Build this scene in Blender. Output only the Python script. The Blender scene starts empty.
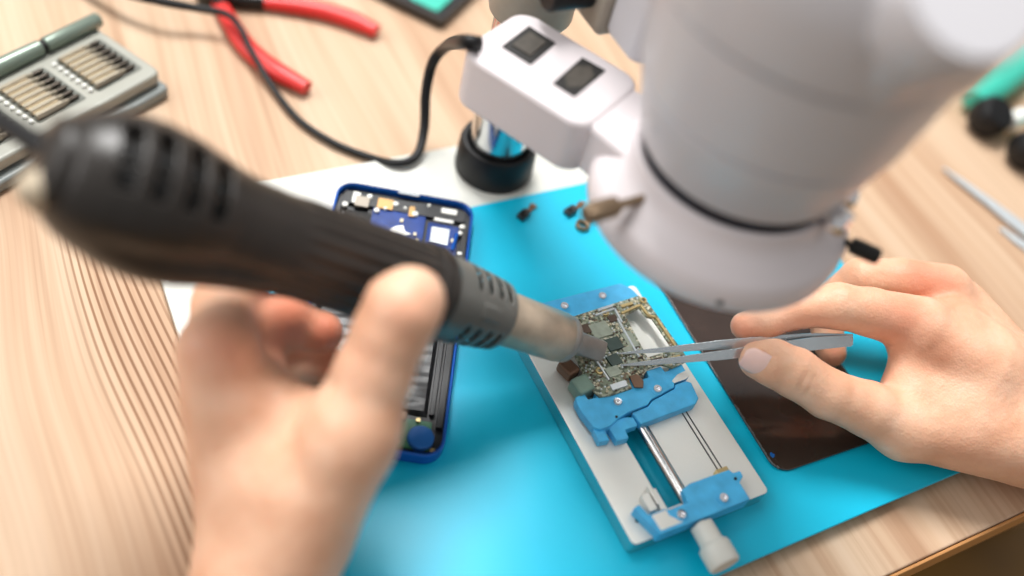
import bpy, bmesh, math, random
import numpy as np
from mathutils import Vector, Matrix, Quaternion
random.seed(7)
PI = math.pi
SC = bpy.context.scene
COL = SC.collection
MM = 0.001

# ------------------------------------------------------------------ camera
# world: millimetres * MM, +x along the bench front edge, +y away, z = 0 is the top of the silicone mat
F_PX = 970.0
_p, _r = math.radians(49.45), math.radians(16.55)
_fwd = np.array([0, math.cos(_p), -math.sin(_p)]); _rt = np.array([1., 0, 0]); _up = np.cross(_rt, _fwd)
_R = np.array([math.cos(_r)*_rt+math.sin(_r)*_up, -math.sin(_r)*_rt+math.cos(_r)*_up, -_fwd])
_th = math.radians(128.1)
_B = np.array([[math.sin(_th), -math.cos(_th), 0], [math.cos(_th), math.sin(_th), 0], [0, 0, 1]])
RC = _R @ _B.T                                # rows: right, up, back in scene axes
CAM = np.array([-224.477, -163.486, 360.563])  # mm

def ray(x, y):
    return RC.T @ np.array([(x-512)/F_PX, -(y-288)/F_PX, -1.0])
def at(x, y, z=0.0):
    """point (mm) where the photo's pixel meets the level z (mm)"""
    r = ray(x, y); return Vector(CAM + r*((z-CAM[2])/r[2]))
def W(x, y, d):
    """point (mm) at depth d (mm) along the photo's pixel"""
    return Vector(CAM + ray(x, y)*d)

cam_d = bpy.data.cameras.new('camera'); cam = bpy.data.objects.new('camera', cam_d); COL.objects.link(cam)
M4 = Matrix(((RC[0][0], RC[1][0], RC[2][0], CAM[0]*MM), (RC[0][1], RC[1][1], RC[2][1], CAM[1]*MM), (RC[0][2], RC[1][2], RC[2][2], CAM[2]*MM), (0, 0, 0, 1)))
cam.matrix_world = M4
cam_d.sensor_width = 36; cam_d.lens = F_PX/1024*36
cam_d.clip_start = 0.01; cam_d.clip_end = 20
cam_d.dof.use_dof = True; cam_d.dof.focus_distance = 0.438; cam_d.dof.aperture_fstop = 2.3
SC.camera = cam

# ------------------------------------------------------------------ materials
def _new(name):
    m = bpy.data.materials.new(name); m.use_nodes = True
    nt = m.node_tree; return m, nt, nt.nodes['Principled BSDF']
def lin(c):
    return tuple(((x/12.92) if x <= .04045 else ((x+.055)/1.055)**2.4) for x in [v/255 for v in c]) + (1.0,)
def mat(name, rgb, rough=.5, metal=0, var=.08, vscale=120, bump=0, bscale=400, spec=.5, coat=0, trans=0, sss=0, emis=None, rvar=0, stretch=None):
    m, nt, b = _new(name); N = nt.nodes; L = nt.links
    c = lin(rgb)
    b.inputs['Roughness'].default_value = rough; b.inputs['Metallic'].default_value = metal
    b.inputs['Specular IOR Level'].default_value = spec; b.inputs['Coat Weight'].default_value = coat
    b.inputs['Transmission Weight'].default_value = trans
    tc = N.new('ShaderNodeTexCoord'); mp = N.new('ShaderNodeMapping'); L.new(tc.outputs['Object'], mp.inputs[0])
    if stretch: mp.inputs['Scale'].default_value = stretch
    nz = N.new('ShaderNodeTexNoise'); nz.inputs['Scale'].default_value = vscale; nz.inputs['Detail'].default_value = 5
    L.new(mp.outputs[0], nz.inputs['Vector'])
    mx = N.new('ShaderNodeMix'); mx.data_type = 'RGBA'
    lo = tuple(max(0, v*(1-var*2)) for v in c[:3])+(1,); hi = tuple(min(1, v*(1+var)) for v in c[:3])+(1,)
    mx.inputs['A'].default_value = lo; mx.inputs['B'].default_value = hi
    L.new(nz.outputs['Fac'], mx.inputs['Factor']); L.new(mx.outputs['Result'], b.inputs['Base Color'])
    if rvar:
        mr = N.new('ShaderNodeMapRange'); mr.inputs['To Min'].default_value = rough-rvar; mr.inputs['To Max'].default_value = rough+rvar
        L.new(nz.outputs['Fac'], mr.inputs['Value']); L.new(mr.outputs[0], b.inputs['Roughness'])
    if bump:
        n2 = N.new('ShaderNodeTexNoise'); n2.inputs['Scale'].default_value = bscale; n2.inputs['Detail'].default_value = 4
        L.new(mp.outputs[0], n2.inputs['Vector'])
        bp = N.new('ShaderNodeBump'); bp.inputs['Strength'].default_value = bump; bp.inputs['Distance'].default_value = .0005
        L.new(n2.outputs['Fac'], bp.inputs['Height']); L.new(bp.outputs[0], b.inputs['Normal'])
    if sss:
        b.inputs['Subsurface Weight'].default_value = sss; b.inputs['Subsurface Radius'].default_value = (.004, .0015, .0008); b.inputs['Subsurface Scale'].default_value = 1
    return m

def ramp(N, stops):
    r = N.new('ShaderNodeValToRGB'); e = r.color_ramp.elements
    while len(e) < len(stops): e.new(.5)
    for el, (p, c) in zip(e, stops): el.position = p; el.color = c
    return r

def wood_material():
    m, nt, b = _new('light_wood'); N = nt.nodes; L = nt.links
    tc = N.new('ShaderNodeTexCoord')
    # slow bend of the grain
    wn = N.new('ShaderNodeTexNoise'); wn.inputs['Scale'].default_value = 5.0; wn.inputs['Detail'].default_value = 1
    mw = N.new('ShaderNodeMapping'); mw.inputs['Scale'].default_value = (1.6, .8, 1); L.new(tc.outputs['Object'], mw.inputs[0]); L.new(mw.outputs[0], wn.inputs['Vector'])
    sub = N.new('ShaderNodeVectorMath'); sub.operation = 'SUBTRACT'; sub.inputs[1].default_value = (.5, .5, .5); L.new(wn.outputs['Color'], sub.inputs[0])
    scl = N.new('ShaderNodeVectorMath'); scl.operation = 'MULTIPLY'; scl.inputs[1].default_value = (.035, 0, 0); L.new(sub.outputs[0], scl.inputs[0])
    add = N.new('ShaderNodeVectorMath'); add.operation = 'ADD'; L.new(tc.outputs['Object'], add.inputs[0]); L.new(scl.outputs[0], add.inputs[1])
    def streak(sx, sy, detail=4):
        mp = N.new('ShaderNodeMapping'); mp.inputs['Scale'].default_value = (sx, sy, 1); L.new(add.outputs[0], mp.inputs[0])
        n = N.new('ShaderNodeTexNoise'); n.inputs['Scale'].default_value = 1; n.inputs['Detail'].default_value = detail; L.new(mp.outputs[0], n.inputs['Vector']); return n
    broad = streak(28, 1.6, 3); fine = streak(420, 5, 3); mid = streak(110, 2.2, 3)
    r1 = ramp(N, [(.30, lin((172, 136, 108))), (.50, lin((196, 167, 140))), (.72, lin((207, 183, 158)))])
    L.new(broad.outputs['Fac'], r1.inputs[0])
    r2 = ramp(N, [(.28, (.63, .50, .42, 1)), (.42, (.93, .89, .85, 1)), (.6, (1, 1, 1, 1))]); L.new(mid.outputs['Fac'], r2.inputs[0])
    r3 = ramp(N, [(.3, (.86, .82, .79, 1)), (.55, (1, 1, 1, 1))]); L.new(fine.outputs['Fac'], r3.inputs[0])
    def mul(a, bb, f=1.0):
        mx = N.new('ShaderNodeMix'); mx.data_type = 'RGBA'; mx.blend_type = 'MULTIPLY'; mx.inputs['Factor'].default_value = f
        L.new(a, mx.inputs['A']); L.new(bb, mx.inputs['B']); return mx.outputs['Result']
    col = mul(mul(r1.outputs[0], r2.outputs[0], .8), r3.outputs[0], .8)
    # closely set dark growth rings in one band of the board
    sx = N.new('ShaderNodeSeparateXYZ'); L.new(add.outputs[0], sx.inputs[0])
    wob = N.new('ShaderNodeMath'); wob.operation = 'MULTIPLY_ADD'; wob.inputs[1].default_value = .04; L.new(sx.outputs['Y'], wob.inputs[0]); L.new(sx.outputs['X'], wob.inputs[2])
    ph = N.new('ShaderNodeMath'); ph.operation = 'MULTIPLY'; ph.inputs[1].default_value = 2*PI/.0034; L.new(wob.outputs[0], ph.inputs[0])
    sn = N.new('ShaderNodeMath'); sn.operation = 'SINE'; L.new(ph.outputs[0], sn.inputs[0])
    rs = ramp(N, [(.58, (1, 1, 1, 1)), (.92, (.46, .34, .25, 1))])
    ma = N.new('ShaderNodeMath'); ma.operation = 'MULTIPLY_ADD'; ma.inputs[1].default_value = .5; ma.inputs[2].default_value = .5; L.new(sn.outputs[0], ma.inputs[0]); L.new(ma.outputs[0], rs.inputs[0])
    bl = N.new('ShaderNodeMapRange'); bl.interpolation_type = 'SMOOTHSTEP'; bl.inputs['From Min'].default_value = -.224; bl.inputs['From Max'].default_value = -.210; L.new(wob.outputs[0], bl.inputs['Value'])
    br = N.new('ShaderNodeMapRange'); br.interpolation_type = 'SMOOTHSTEP'; br.inputs['From Min'].default_value = -.176; br.inputs['From Max'].default_value = -.188; L.new(wob.outputs[0], br.inputs['Value'])
    bm_ = N.new('ShaderNodeMath'); bm_.operation = 'MULTIPLY'; L.new(bl.outputs[0], bm_.inputs[0]); L.new(br.outputs[0], bm_.inputs[1])
    by = N.new('ShaderNodeMapRange'); by.interpolation_type = 'SMOOTHSTEP'; by.inputs['From Min'].default_value = .24; by.inputs['From Max'].default_value = .19; L.new(sx.outputs['Y'], by.inputs['Value'])
    bq = N.new('ShaderNodeMath'); bq.operation = 'MULTIPLY'; L.new(bm_.outputs[0], bq.inputs[0]); L.new(by.outputs[0], bq.inputs[1]); bm_ = bq
    mx = N.new('ShaderNodeMix'); mx.data_type = 'RGBA'; mx.blend_type = 'MULTIPLY'; L.new(bm_.outputs[0], mx.inputs['Factor']); L.new(col, mx.inputs['A']); L.new(rs.outputs[0], mx.inputs['B'])
    L.new(mx.outputs['Result'], b.inputs['Base Color'])
    b.inputs['Roughness'].default_value = .62; b.inputs['Specular IOR Level'].default_value = .3
    bp = N.new('ShaderNodeBump'); bp.inputs['Strength'].default_value = .25; bp.inputs['Distance'].default_value = .0003; L.new(fine.outputs['Fac'], bp.inputs['Height']); L.new(bp.outputs[0], b.inputs['Normal'])
    return m

def skin_material():
    m, nt, b = _new('skin'); N = nt.nodes; L = nt.links
    tc = N.new('ShaderNodeTexCoord')
    n1 = N.new('ShaderNodeTexNoise'); n1.inputs['Scale'].default_value = 55; n1.inputs['Detail'].default_value = 5; L.new(tc.outputs['Object'], n1.inputs['Vector'])
    r = ramp(N, [(.3, lin((218, 164, 132))), (.55, lin((231, 184, 153))), (.75, lin((237, 196, 168)))]); L.new(n1.outputs['Fac'], r.inputs[0])
    a = N.new('ShaderNodeAttribute'); a.attribute_name = 'flush_shade'
    mx = N.new('ShaderNodeMix'); mx.data_type = 'RGBA'; mx.inputs['B'].default_value = lin((222, 118, 88)); L.new(a.outputs['Fac'], mx.inputs['Factor']); L.new(r.outputs[0], mx.inputs['A'])
    L.new(mx.outputs['Result'], b.inputs['Base Color'])
    b.inputs['Roughness'].default_value = .48; b.inputs['Specular IOR Level'].default_value = .4
    b.inputs['Subsurface Weight'].default_value = .18; b.inputs['Subsurface Radius'].default_value = (.005, .0018, .001); b.inputs['Subsurface Scale'].default_value = 1
    v = N.new('ShaderNodeTexVoronoi'); v.inputs['Scale'].default_value = 900; L.new(tc.outputs['Object'], v.inputs['Vector'])
    n2 = N.new('ShaderNodeTexNoise'); n2.inputs['Scale'].default_value = 260; n2.inputs['Detail'].default_value = 6; L.new(tc.outputs['Object'], n2.inputs['Vector'])
    ad = N.new('ShaderNodeMath'); ad.operation = 'MULTIPLY_ADD'; ad.inputs[1].default_value = .3; L.new(v.outputs['Distance'], ad.inputs[0]); L.new(n2.outputs['Fac'], ad.inputs[2])
    bp = N.new('ShaderNodeBump'); bp.inputs['Strength'].default_value = .5; bp.inputs['Distance'].default_value = .0007; L.new(ad.outputs[0], bp.inputs['Height']); L.new(bp.outputs[0], b.inputs['Normal'])
    return m

def pcb_material():
    m, nt, b = _new('populated_board'); N = nt.nodes; L = nt.links
    tc = N.new('ShaderNodeTexCoord')
    v = N.new('ShaderNodeTexVoronoi'); v.inputs['Scale'].default_value = 900; v.distance = 'CHEBYCHEV'; L.new(tc.outputs['Object'], v.inputs['Vector'])
    sp = N.new('ShaderNodeSeparateColor'); L.new(v.outputs['Color'], sp.inputs[0])
    r = ramp(N, [(0, lin((84, 92, 76))), (.25, lin((124, 134, 112))), (.55, lin((160, 166, 146))), (.82, lin((112, 92, 70))), (.9, lin((214, 210, 188)))]); r.color_ramp.interpolation = 'CONSTANT'
    L.new(sp.outputs[0], r.inputs[0]); L.new(r.outputs[0], b.inputs['Base Color']); b.inputs['Roughness'].default_value = .4
    return m

M = dict(
    wood=wood_material(), skin=skin_material(),
    edge=mat('edge_banding', (196, 140, 84), .5, var=.15, vscale=30, stretch=(1, 1, 8)),
    floor=mat('dark_floor', (150, 108, 30), .5, var=.5, vscale=3),
    mat=mat('blue_silicone', (0, 186, 220), .36, var=.03, vscale=30, bump=.05, bscale=1500, spec=.4, rvar=.04),
    plate=mat('white_enamel', (214, 214, 206), .4, var=.03),
    lamp_white=mat('white_plastic', (224, 216, 218), .38, var=.02, vscale=40),
    scope=mat('grey_white_enamel', (204, 202, 206), .35, var=.03, vscale=20),
    scope_dark=mat('dark_enamel', (42, 42, 50), .35),
    beige=mat('warm_grey_metal', (166, 156, 142), .5, metal=.1),
    steel=mat('polished_steel', (205, 205, 205), .18, metal=1, var=.03),
    brush=mat('brushed_aluminium', (232, 232, 226), .42, metal=.35, var=.08, vscale=14, bump=.1, bscale=900, rvar=.08),
    chrome=mat('chrome', (235, 235, 238), .08, metal=1, var=.01),
    brass=mat('aged_brass', (150, 128, 104), .4, metal=.7, var=.2),
    blue=mat('blue_anodised', (74, 186, 248), .42, metal=0, var=.2, vscale=160, bump=.15, bscale=1200),
    rubber=mat('black_rubber', (15, 15, 17), .5, var=.2, spec=.35),
    black=mat('black_plastic', (30, 29, 29), .32, var=.15, spec=.6),
    gun=mat('gun_plastic', (42, 37, 33), .36, var=.15, vscale=60, bump=.15, bscale=900),
    gunfront=mat('gun_barrel_plastic', (92, 92, 88), .36, var=.12, vscale=60),
    hole=mat('dark_inside', (14, 13, 12), .7),
    heater=mat('heat_stained_steel', (190, 172, 152), .36, metal=.35, var=.3, vscale=90, bump=.25, bscale=500, rvar=.1),
    nozzle=mat('nozzle_steel', (156, 150, 144), .4, metal=.4, var=.2),
    cream=mat('cream_plastic', (188, 172, 148), .45),
    glass=mat('dark_glass', (56, 42, 36), .12, var=.3, vscale=25, spec=.6, coat=.3, rvar=.06),
    glassedge=mat('chipped_edge', (110, 112, 112), .3, var=.4),
    phone_blue=mat('blue_frame', (20, 92, 186), .25, metal=.3, var=.08),
    board_blue=mat('navy_board', (10, 58, 138), .25, var=.35, vscale=160),
    phone_black=mat('black_bracket', (28, 30, 34), .4, var=.4, vscale=200),
    silver=mat('silver_shield', (205, 212, 216), .3, metal=.4, var=.04),
    white=mat('white_pad', (232, 232, 226), .5, var=.03),
    copper=mat('copper_tape', (176, 140, 92), .35, metal=.6, var=.2),
    gold=mat('gold_contact', (204, 180, 128), .3, metal=.7, var=.15),
    green=mat('green_board', (52, 120, 84), .4, var=.3, vscale=200),
    battery=mat('black_battery_wrap', (44, 44, 46), .4, var=.3, vscale=60, bump=.25, bscale=120),
    speaker=mat('blue_disc', (18, 98, 176), .4, var=.05),
    pcb=pcb_material(),
    chip=mat('dark_green_chip', (62, 80, 74), .35, var=.15, vscale=300),
    chip2=mat('grey_chip', (164, 172, 156), .35, var=.2, vscale=300, metal=.2),
    comp=mat('tan_component', (206, 196, 168), .4, var=.25, vscale=500, metal=.2),
    compdark=mat('brown_component', (86, 66, 52), .4, var=.2),
    sage=mat('sage_block', (126, 152, 138), .5, var=.2),
    cuphold=mat('brown_contact_strip', (122, 92, 72), .4, metal=.4, var=.2),
    case=mat('grey_case', (158, 158, 148), .42, var=.06, vscale=50),
    casedark=mat('grey_case_tray', (104, 106, 98), .5, var=.08),
    caselow=mat('bluish_grey_case', (126, 132, 130), .4, var=.06),
    pen=mat('grey_green_metal', (128, 142, 130), .3, metal=.35, var=.05),
    bit=mat('steel_bit', (166, 156, 138), .35, metal=.7, var=.1),
    bitdark=mat('dark_steel_tip', (66, 58, 50), .4, metal=.6),
    red=mat('red_grip', (214, 44, 40), .38, var=.06),
    jaw=mat('dark_steel', (44, 44, 42), .35, metal=.6),
    teal=mat('teal_grip', (60, 186, 164), .4, var=.06),
    tweez=mat('tweezer_steel', (196, 204, 208), .2, metal=.9, var=.06),
    nail=mat('nail', (246, 206, 196), .25, var=.03, vscale=200, coat=.3, sss=.1),
    label=mat('black_switch', (18, 16, 15), .55, var=.3),
    labelgrey=mat('grey_mark', (74, 68, 60), .6, var=.3, vscale=300),
)

# ------------------------------------------------------------------ helpers (all in mm)
def tag(o, label=None, cat=None, group=None, kind=None):
    if label: o['label'] = label
    if cat: o['category'] = cat
    if group: o['group'] = group
    if kind: o['kind'] = kind
    return o
def empty(name, loc=(0, 0, 0), rz=0, label=None, cat=None, group=None, mw=None):
    o = bpy.data.objects.new(name, None); COL.objects.link(o); o.empty_display_size = .01
    o.location = Vector(loc)*MM; o.rotation_euler = (0, 0, rz)
    if mw is not None: o.matrix_world = mw
    return tag(o, label, cat, group)
def link(name, bm, m, parent=None, smooth=True, bevel=0, seg=2, angle=40, sub=0):
    me = bpy.data.meshes.new(name)
    bmesh.ops.recalc_face_normals(bm, faces=bm.faces)
    for v in bm.verts: v.co *= MM
    bm.to_mesh(me); bm.free()
    me.materials.append(m if not isinstance(m, str) else M[m])
    if smooth:
        me.polygons.foreach_set('use_smooth', [True]*len(me.polygons))
    o = bpy.data.objects.new(name, me); COL.objects.link(o)
    if parent: o.parent = parent
    if bevel:
        b = o.modifiers.new('bevel', 'BEVEL'); b.width = bevel*MM; b.segments = seg; b.limit_method = 'ANGLE'; b.angle_limit = math.radians(angle)
        b.harden_normals = True
    if sub:
        s = o.modifiers.new('sub', 'SUBSURF'); s.levels = sub; s.render_levels = sub
    if smooth and not sub:
        try: me.set_sharp_from_angle(angle=math.radians(42))
        except Exception: pass
    return o
def NB(): return bmesh.new()
def abox(bm, c, s, rz=0, mtx=None):
    r = bmesh.ops.create_cube(bm, size=1)
    m = Matrix.Translation(Vector(c)) @ Matrix.Rotation(rz, 4, 'Z') @ Matrix.Diagonal((s[0], s[1], s[2], 1))
    if mtx is not None: m = mtx @ m
    bmesh.ops.transform(bm, matrix=m, verts=r['verts']); return bm
def prism(bm, pts, z0, z1, mtx=None):
    lo = [bm.verts.new((x, y, z0)) for x, y in pts]; hi = [bm.verts.new((x, y, z1)) for x, y in pts]
    n = len(pts)
    bm.faces.new(lo[::-1]); bm.faces.new(hi)
    for i in range(n): bm.faces.new((lo[i], lo[(i+1) % n], hi[(i+1) % n], hi[i]))
    if mtx is not None: bmesh.ops.transform(bm, matrix=mtx, verts=lo+hi)
    return bm
def rrect(x0, y0, x1, y1, r, n=6):
    out = []
    rs = r if isinstance(r, (list, tuple)) else (r,)*4
    for (cx, cy, a, rr) in ((x1, y1, 0, rs[0]), (x0, y1, 90, rs[1]), (x0, y0, 180, rs[2]), (x1, y0, 270, rs[3])):
        sx = -1 if cx == x1 else 1; sy = -1 if cy == y1 else 1
        for k in range(n+1):
            t = math.radians(a+90*k/n); out.append((cx+sx*rr+rr*math.cos(t), cy+sy*rr+rr*math.sin(t)))
    return out
def frame_to(p, q, up=Vector((0, 0, 1))):
    """matrix: origin p, z axis towards q, x axis towards up"""
    p, q = Vector(p), Vector(q); z = (q-p).normalized(); x = (up-up.dot(z)*z)
    if x.length < 1e-5: x = Vector((1, 0, 0))-Vector((1, 0, 0)).dot(z)*z
    x.normalize(); y = z.cross(x)
    return Matrix(((x.x, y.x, z.x, p.x), (x.y, y.y, z.y, p.y), (x.z, y.z, z.z, p.z), (0, 0, 0, 1)))
def lathe(bm, prof, n=48, mtx=None, rfun=None, closed=True, skip=None):
    """prof: (radius, height) list"""
    rings = []
    for i, (r, z) in enumerate(prof):
        if r < 1e-6: rings.append([bm.verts.new((0, 0, z))]); continue
        ring = []
        for k in range(n):
            a = 2*PI*k/n; rr = r if rfun is None else rfun(r, z, a)
            ring.append(bm.verts.new((rr*math.cos(a), rr*math.sin(a), z)))
        rings.append(ring)
    for i in range(len(rings)-1):
        a, b = rings[i], rings[i+1]
        for k in range(n):
            k2 = (k+1) % n
            if skip and skip(.5*(prof[i][1]+prof[i+1][1]), 2*PI*(k+.5)/n): continue
            if len(a) == 1 and len(b) == 1: continue
            if len(a) == 1: bm.faces.new((a[0], b[k], b[k2]))
            elif len(b) == 1: bm.faces.new((a[k], a[k2], b[0]))
            else: bm.faces.new((a[k], a[k2], b[k2], b[k]))
    if closed:
        for rg in (rings[0], rings[-1]):
            if len(rg) > 2: bm.faces.new(rg)
    vs = [v for rg in rings for v in rg]
    if mtx is not None: bmesh.ops.transform(bm, matrix=mtx, verts=vs)
    return bm
def cyl(bm, p, q, r, r2=None, n=24):
    L = (Vector(q)-Vector(p)).length
    return lathe(bm, [(r, 0), (r if r2 is None else r2, L)], n, frame_to(p, q))
def catmull(pts, n=8):
    P = [Vector(p) for p in pts]; P = [2*P[0]-P[1]]+P+[2*P[-1]-P[-2]]; out = []
    for i in range(1, len(P)-2):
        for k in range(n):
            t = k/n; a, b, c, d = P[i-1:i+3]
            out.append(.5*((2*b)+(-a+c)*t+(2*a-5*b+4*c-d)*t*t+(-a+3*b-3*c+d)*t**3))
    out.append(P[-2]); return out
def tube(bm, pts, r, n=12, smooth=8, flat=None, up=None):
    P = catmull(pts, smooth) if smooth else [Vector(p) for p in pts]
    m = len(P); rs = [r]*m if not isinstance(r, (list, tuple)) else [r[0]+(r[-1]-r[0])*i/(m-1) if len(r) == 2 else r[min(len(r)-1, int(i*len(r)/m))] for i in range(m)]
    if isinstance(r, (list, tuple)) and len(r) > 2:
        rs = [float(np.interp(i/(m-1)*(len(r)-1), range(len(r)), r)) for i in range(m)]
    prev = None; rings = []
    for i, p in enumerate(P):
        t = (P[min(i+1, m-1)]-P[max(i-1, 0)]).normalized()
        if prev is None:
            prev = (up or Vector((0, 0, 1))); prev = (prev-prev.dot(t)*t)
            if prev.length < 1e-3: prev = Vector((1, 0, 0))-t.x*t
            prev.normalize()
        else: prev = (prev-prev.dot(t)*t).normalized()
        y = t.cross(prev); fx, fy = flat or (1, 1)
        rings.append([bm.verts.new(p+prev*(rs[i]*fx*math.cos(2*PI*k/n))+y*(rs[i]*fy*math.sin(2*PI*k/n))) for k in range(n)])
    for a, b in zip(rings, rings[1:]):
        for k in range(n): bm.faces.new((a[k], a[(k+1) % n], b[(k+1) % n], b[k]))
    bm.faces.new(rings[0]); bm.faces.new(rings[-1]); return bm
def strip(bm, stations, up):
    """loft of rectangular sections: stations (centre, half width vector, half thickness vector)"""
    rings = []
    for c, w, t in stations:
        rings.append([bm.verts.new(c+w+t), bm.verts.new(c-w+t), bm.verts.new(c-w-t), bm.verts.new(c+w-t)])
    for a, b in zip(rings, rings[1:]):
        for k in range(4): bm.faces.new((a[k], a[(k+1) % 4], b[(k+1) % 4], b[k]))
    bm.faces.new(rings[0]); bm.faces.new(rings[-1]); return bm
def copy_tree(o, parent=None):
    c = o.copy(); COL.objects.link(c)
    if parent: c.parent = parent
    for ch in list(o.children): copy_tree(ch, c)
    return c
def torx_screw(name, c, r, h, parent, m='chrome', axis=None):
    """pan screw with a recessed star drive"""
    bm = NB()
    mt = Matrix.Translation(Vector(c)) if axis is None else axis
    def rf(rr, z, a): return rr*(1+.22*math.cos(6*a)) if rr < r*.5 and rr > 0.01 else rr
    lathe(bm, [(r, 0), (r, h*.6), (r*.85, h), (r*.42, h), (r*.40, h*.35), (0, h*.3)], 24, mt, rf, closed=False)
    return link(name, bm, m, parent, angle=30)

# ------------------------------------------------------------------ floor and bench
bm = NB(); abox(bm, (0, 0, -760), (5000, 5000, 10)); tag(link('floor', bm, 'floor', smooth=False), kind='structure')

TZ = -7.0      # bench top level
desk = empty('desk', (100, 400, TZ-22), label='light wooden workbench top with straight grain, everything lies on it', cat='desk')
def on(o, p):  # world-mm geometry under an empty
    o.parent = p; o.matrix_parent_inverse = p.matrix_world.inverted(); return o
bpy.context.view_layer.update()
bm = NB(); abox(bm, (200, 440, TZ-9), (1500, 1100, 18))
on(link('desk_top', bm, 'wood', smooth=False, bevel=1.0), desk)
bm = NB(); abox(bm, (200, -111.1, TZ-9.4), (1500, 1.6, 17))
on(link('edge_strip', bm, 'edge', smooth=False, bevel=.6), desk)
bm = NB(); abox(bm, (200, -96, TZ-18-26), (1380, 16, 52)); on(link('added_shade_panel', bm, 'black', smooth=False, bevel=1), desk)  # black panel added to stand in for the shade under the bench edge
for sx in (-480, 880):
    bm = NB(); abox(bm, (sx, 440, TZ-18-360), (40, 900, 720)); on(link('side_panel', bm, 'edge', smooth=False, bevel=2), desk)

# ------------------------------------------------------------------ silicone mat
bm = NB(); prism(bm, rrect(-170, -83.8, 152, 135.0, 3), -2, 0)
smat = link('silicone_mat', bm, 'mat', smooth=True, bevel=.7, angle=50)
tag(smat, 'bright blue rectangular silicone work mat under the clamp and phone', 'mat')

# ------------------------------------------------------------------ microscope
scope = empty('microscope', (-7, 160, TZ), label='off-white stereo microscope whose head hangs over the clamp, on a flat pale base', cat='microscope')
bpy.context.view_layer.update()
bm = NB(); prism(bm, rrect(-188.5, -72, 146, 181.5, 5), TZ, -2.05)
on(link('base_plate', bm, 'plate', bevel=1, angle=50), scope)
bm = NB(); lathe(bm, [(16, -2), (16, 330)], 48, Matrix.Translation((-6.5, 161, 0)))
on(link('post', bm, 'steel'), scope)
bm = NB(); lathe(bm, [(21, -2), (21.5, 0), (20.8, 15), (19.8, 17.5), (17.4, 17.5), (16.2, 16), (16.1, -2)], 64, Matrix.Translation((-6.5, 161, 0)), closed=False)
on(link('base_collar', bm, 'rubber', angle=35), scope)
CX, CY = 1.8, 18.4
# arm holder behind the head with focus housing
bm = NB(); lathe(bm, [(20, 98), (20, 172)], 48, Matrix.Translation((-6.5, 161, 0)))
abox(bm, (2, 124, 162), (34, 52, 60)); on(link('arm', bm, 'beige', bevel=3, seg=3), scope)
bm = NB(); prism(bm, rrect(-12, 74, 20, 100, 6), 136, 200); on(link('rack', bm, 'scope', bevel=2), scope)
bm = NB(); cyl(bm, (-34, 112, 146), (28, 112, 146), 7.5)
on(link('focus_knob', bm, 'rubber', bevel=1.5), scope)
# head
T = Matrix.Translation((CX, CY, 0))
bm = NB(); lathe(bm, [(32, 112), (32, 124), (35, 126), (35, 150)], 96, T); on(link('objective_barrel', bm, 'scope_dark'), scope)
bm = NB(); lathe(bm, [(35, 141.5), (38, 142), (39.5, 144), (45.6, 167), (45.8, 168.5), (44.6, 169.2), (44.6, 170.4), (47, 171.2), (51.6, 203), (51.8, 204.6), (50.4, 205.4), (50.4, 206.8), (54.5, 208), (58.5, 226), (58, 240), (50, 252), (0, 254)], 128, T)
on(link('head', bm, 'scope', bevel=0, angle=60), scope)

bm = NB(); zk0, zk1 = W(905, 40, 258), W(985, -14, 224)
lathe(bm, [(15, -30), (15, 8), (17, 10), (18, 12), (18, 30), (16.5, 32), (0, 32)], 64, frame_to(zk0, zk1), closed=False); on(link('zoom_knob', bm, 'scope', angle=50), scope)
# ------------------------------------------------------------------ ring light
rl = empty('ring_light', (CX, CY, 108), label='pinkish white ring lamp with boxy switch housing and black cable, clamped under the microscope head', cat='lamp')
bpy.context.view_layer.update()
bm = NB(); lathe(bm, [(36, 108), (48.6, 107.5), (50.2, 109), (50.6, 113), (50.2, 119), (48, 122), (42, 127), (39.4, 131), (38.6, 135.4), (37.6, 136), (36, 135.6), (36, 108)], 128, T, closed=False)
on(link('ring', bm, 'lamp_white', angle=50), rl)
M['led'] = mat('led_diffuser', (240, 240, 236), .5)
_b = M['led'].node_tree.nodes['Principled BSDF']; _b.inputs['Emission Color'].default_value = (1, .98, .95, 1); _b.inputs['Emission Strength'].default_value = 3.5
bm = NB(); lathe(bm, [(37, 107.6), (47.5, 107.2), (47.5, 107.9), (37, 108)], 96, T, closed=False); on(link('diffuser', bm, 'led'), rl)
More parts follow.
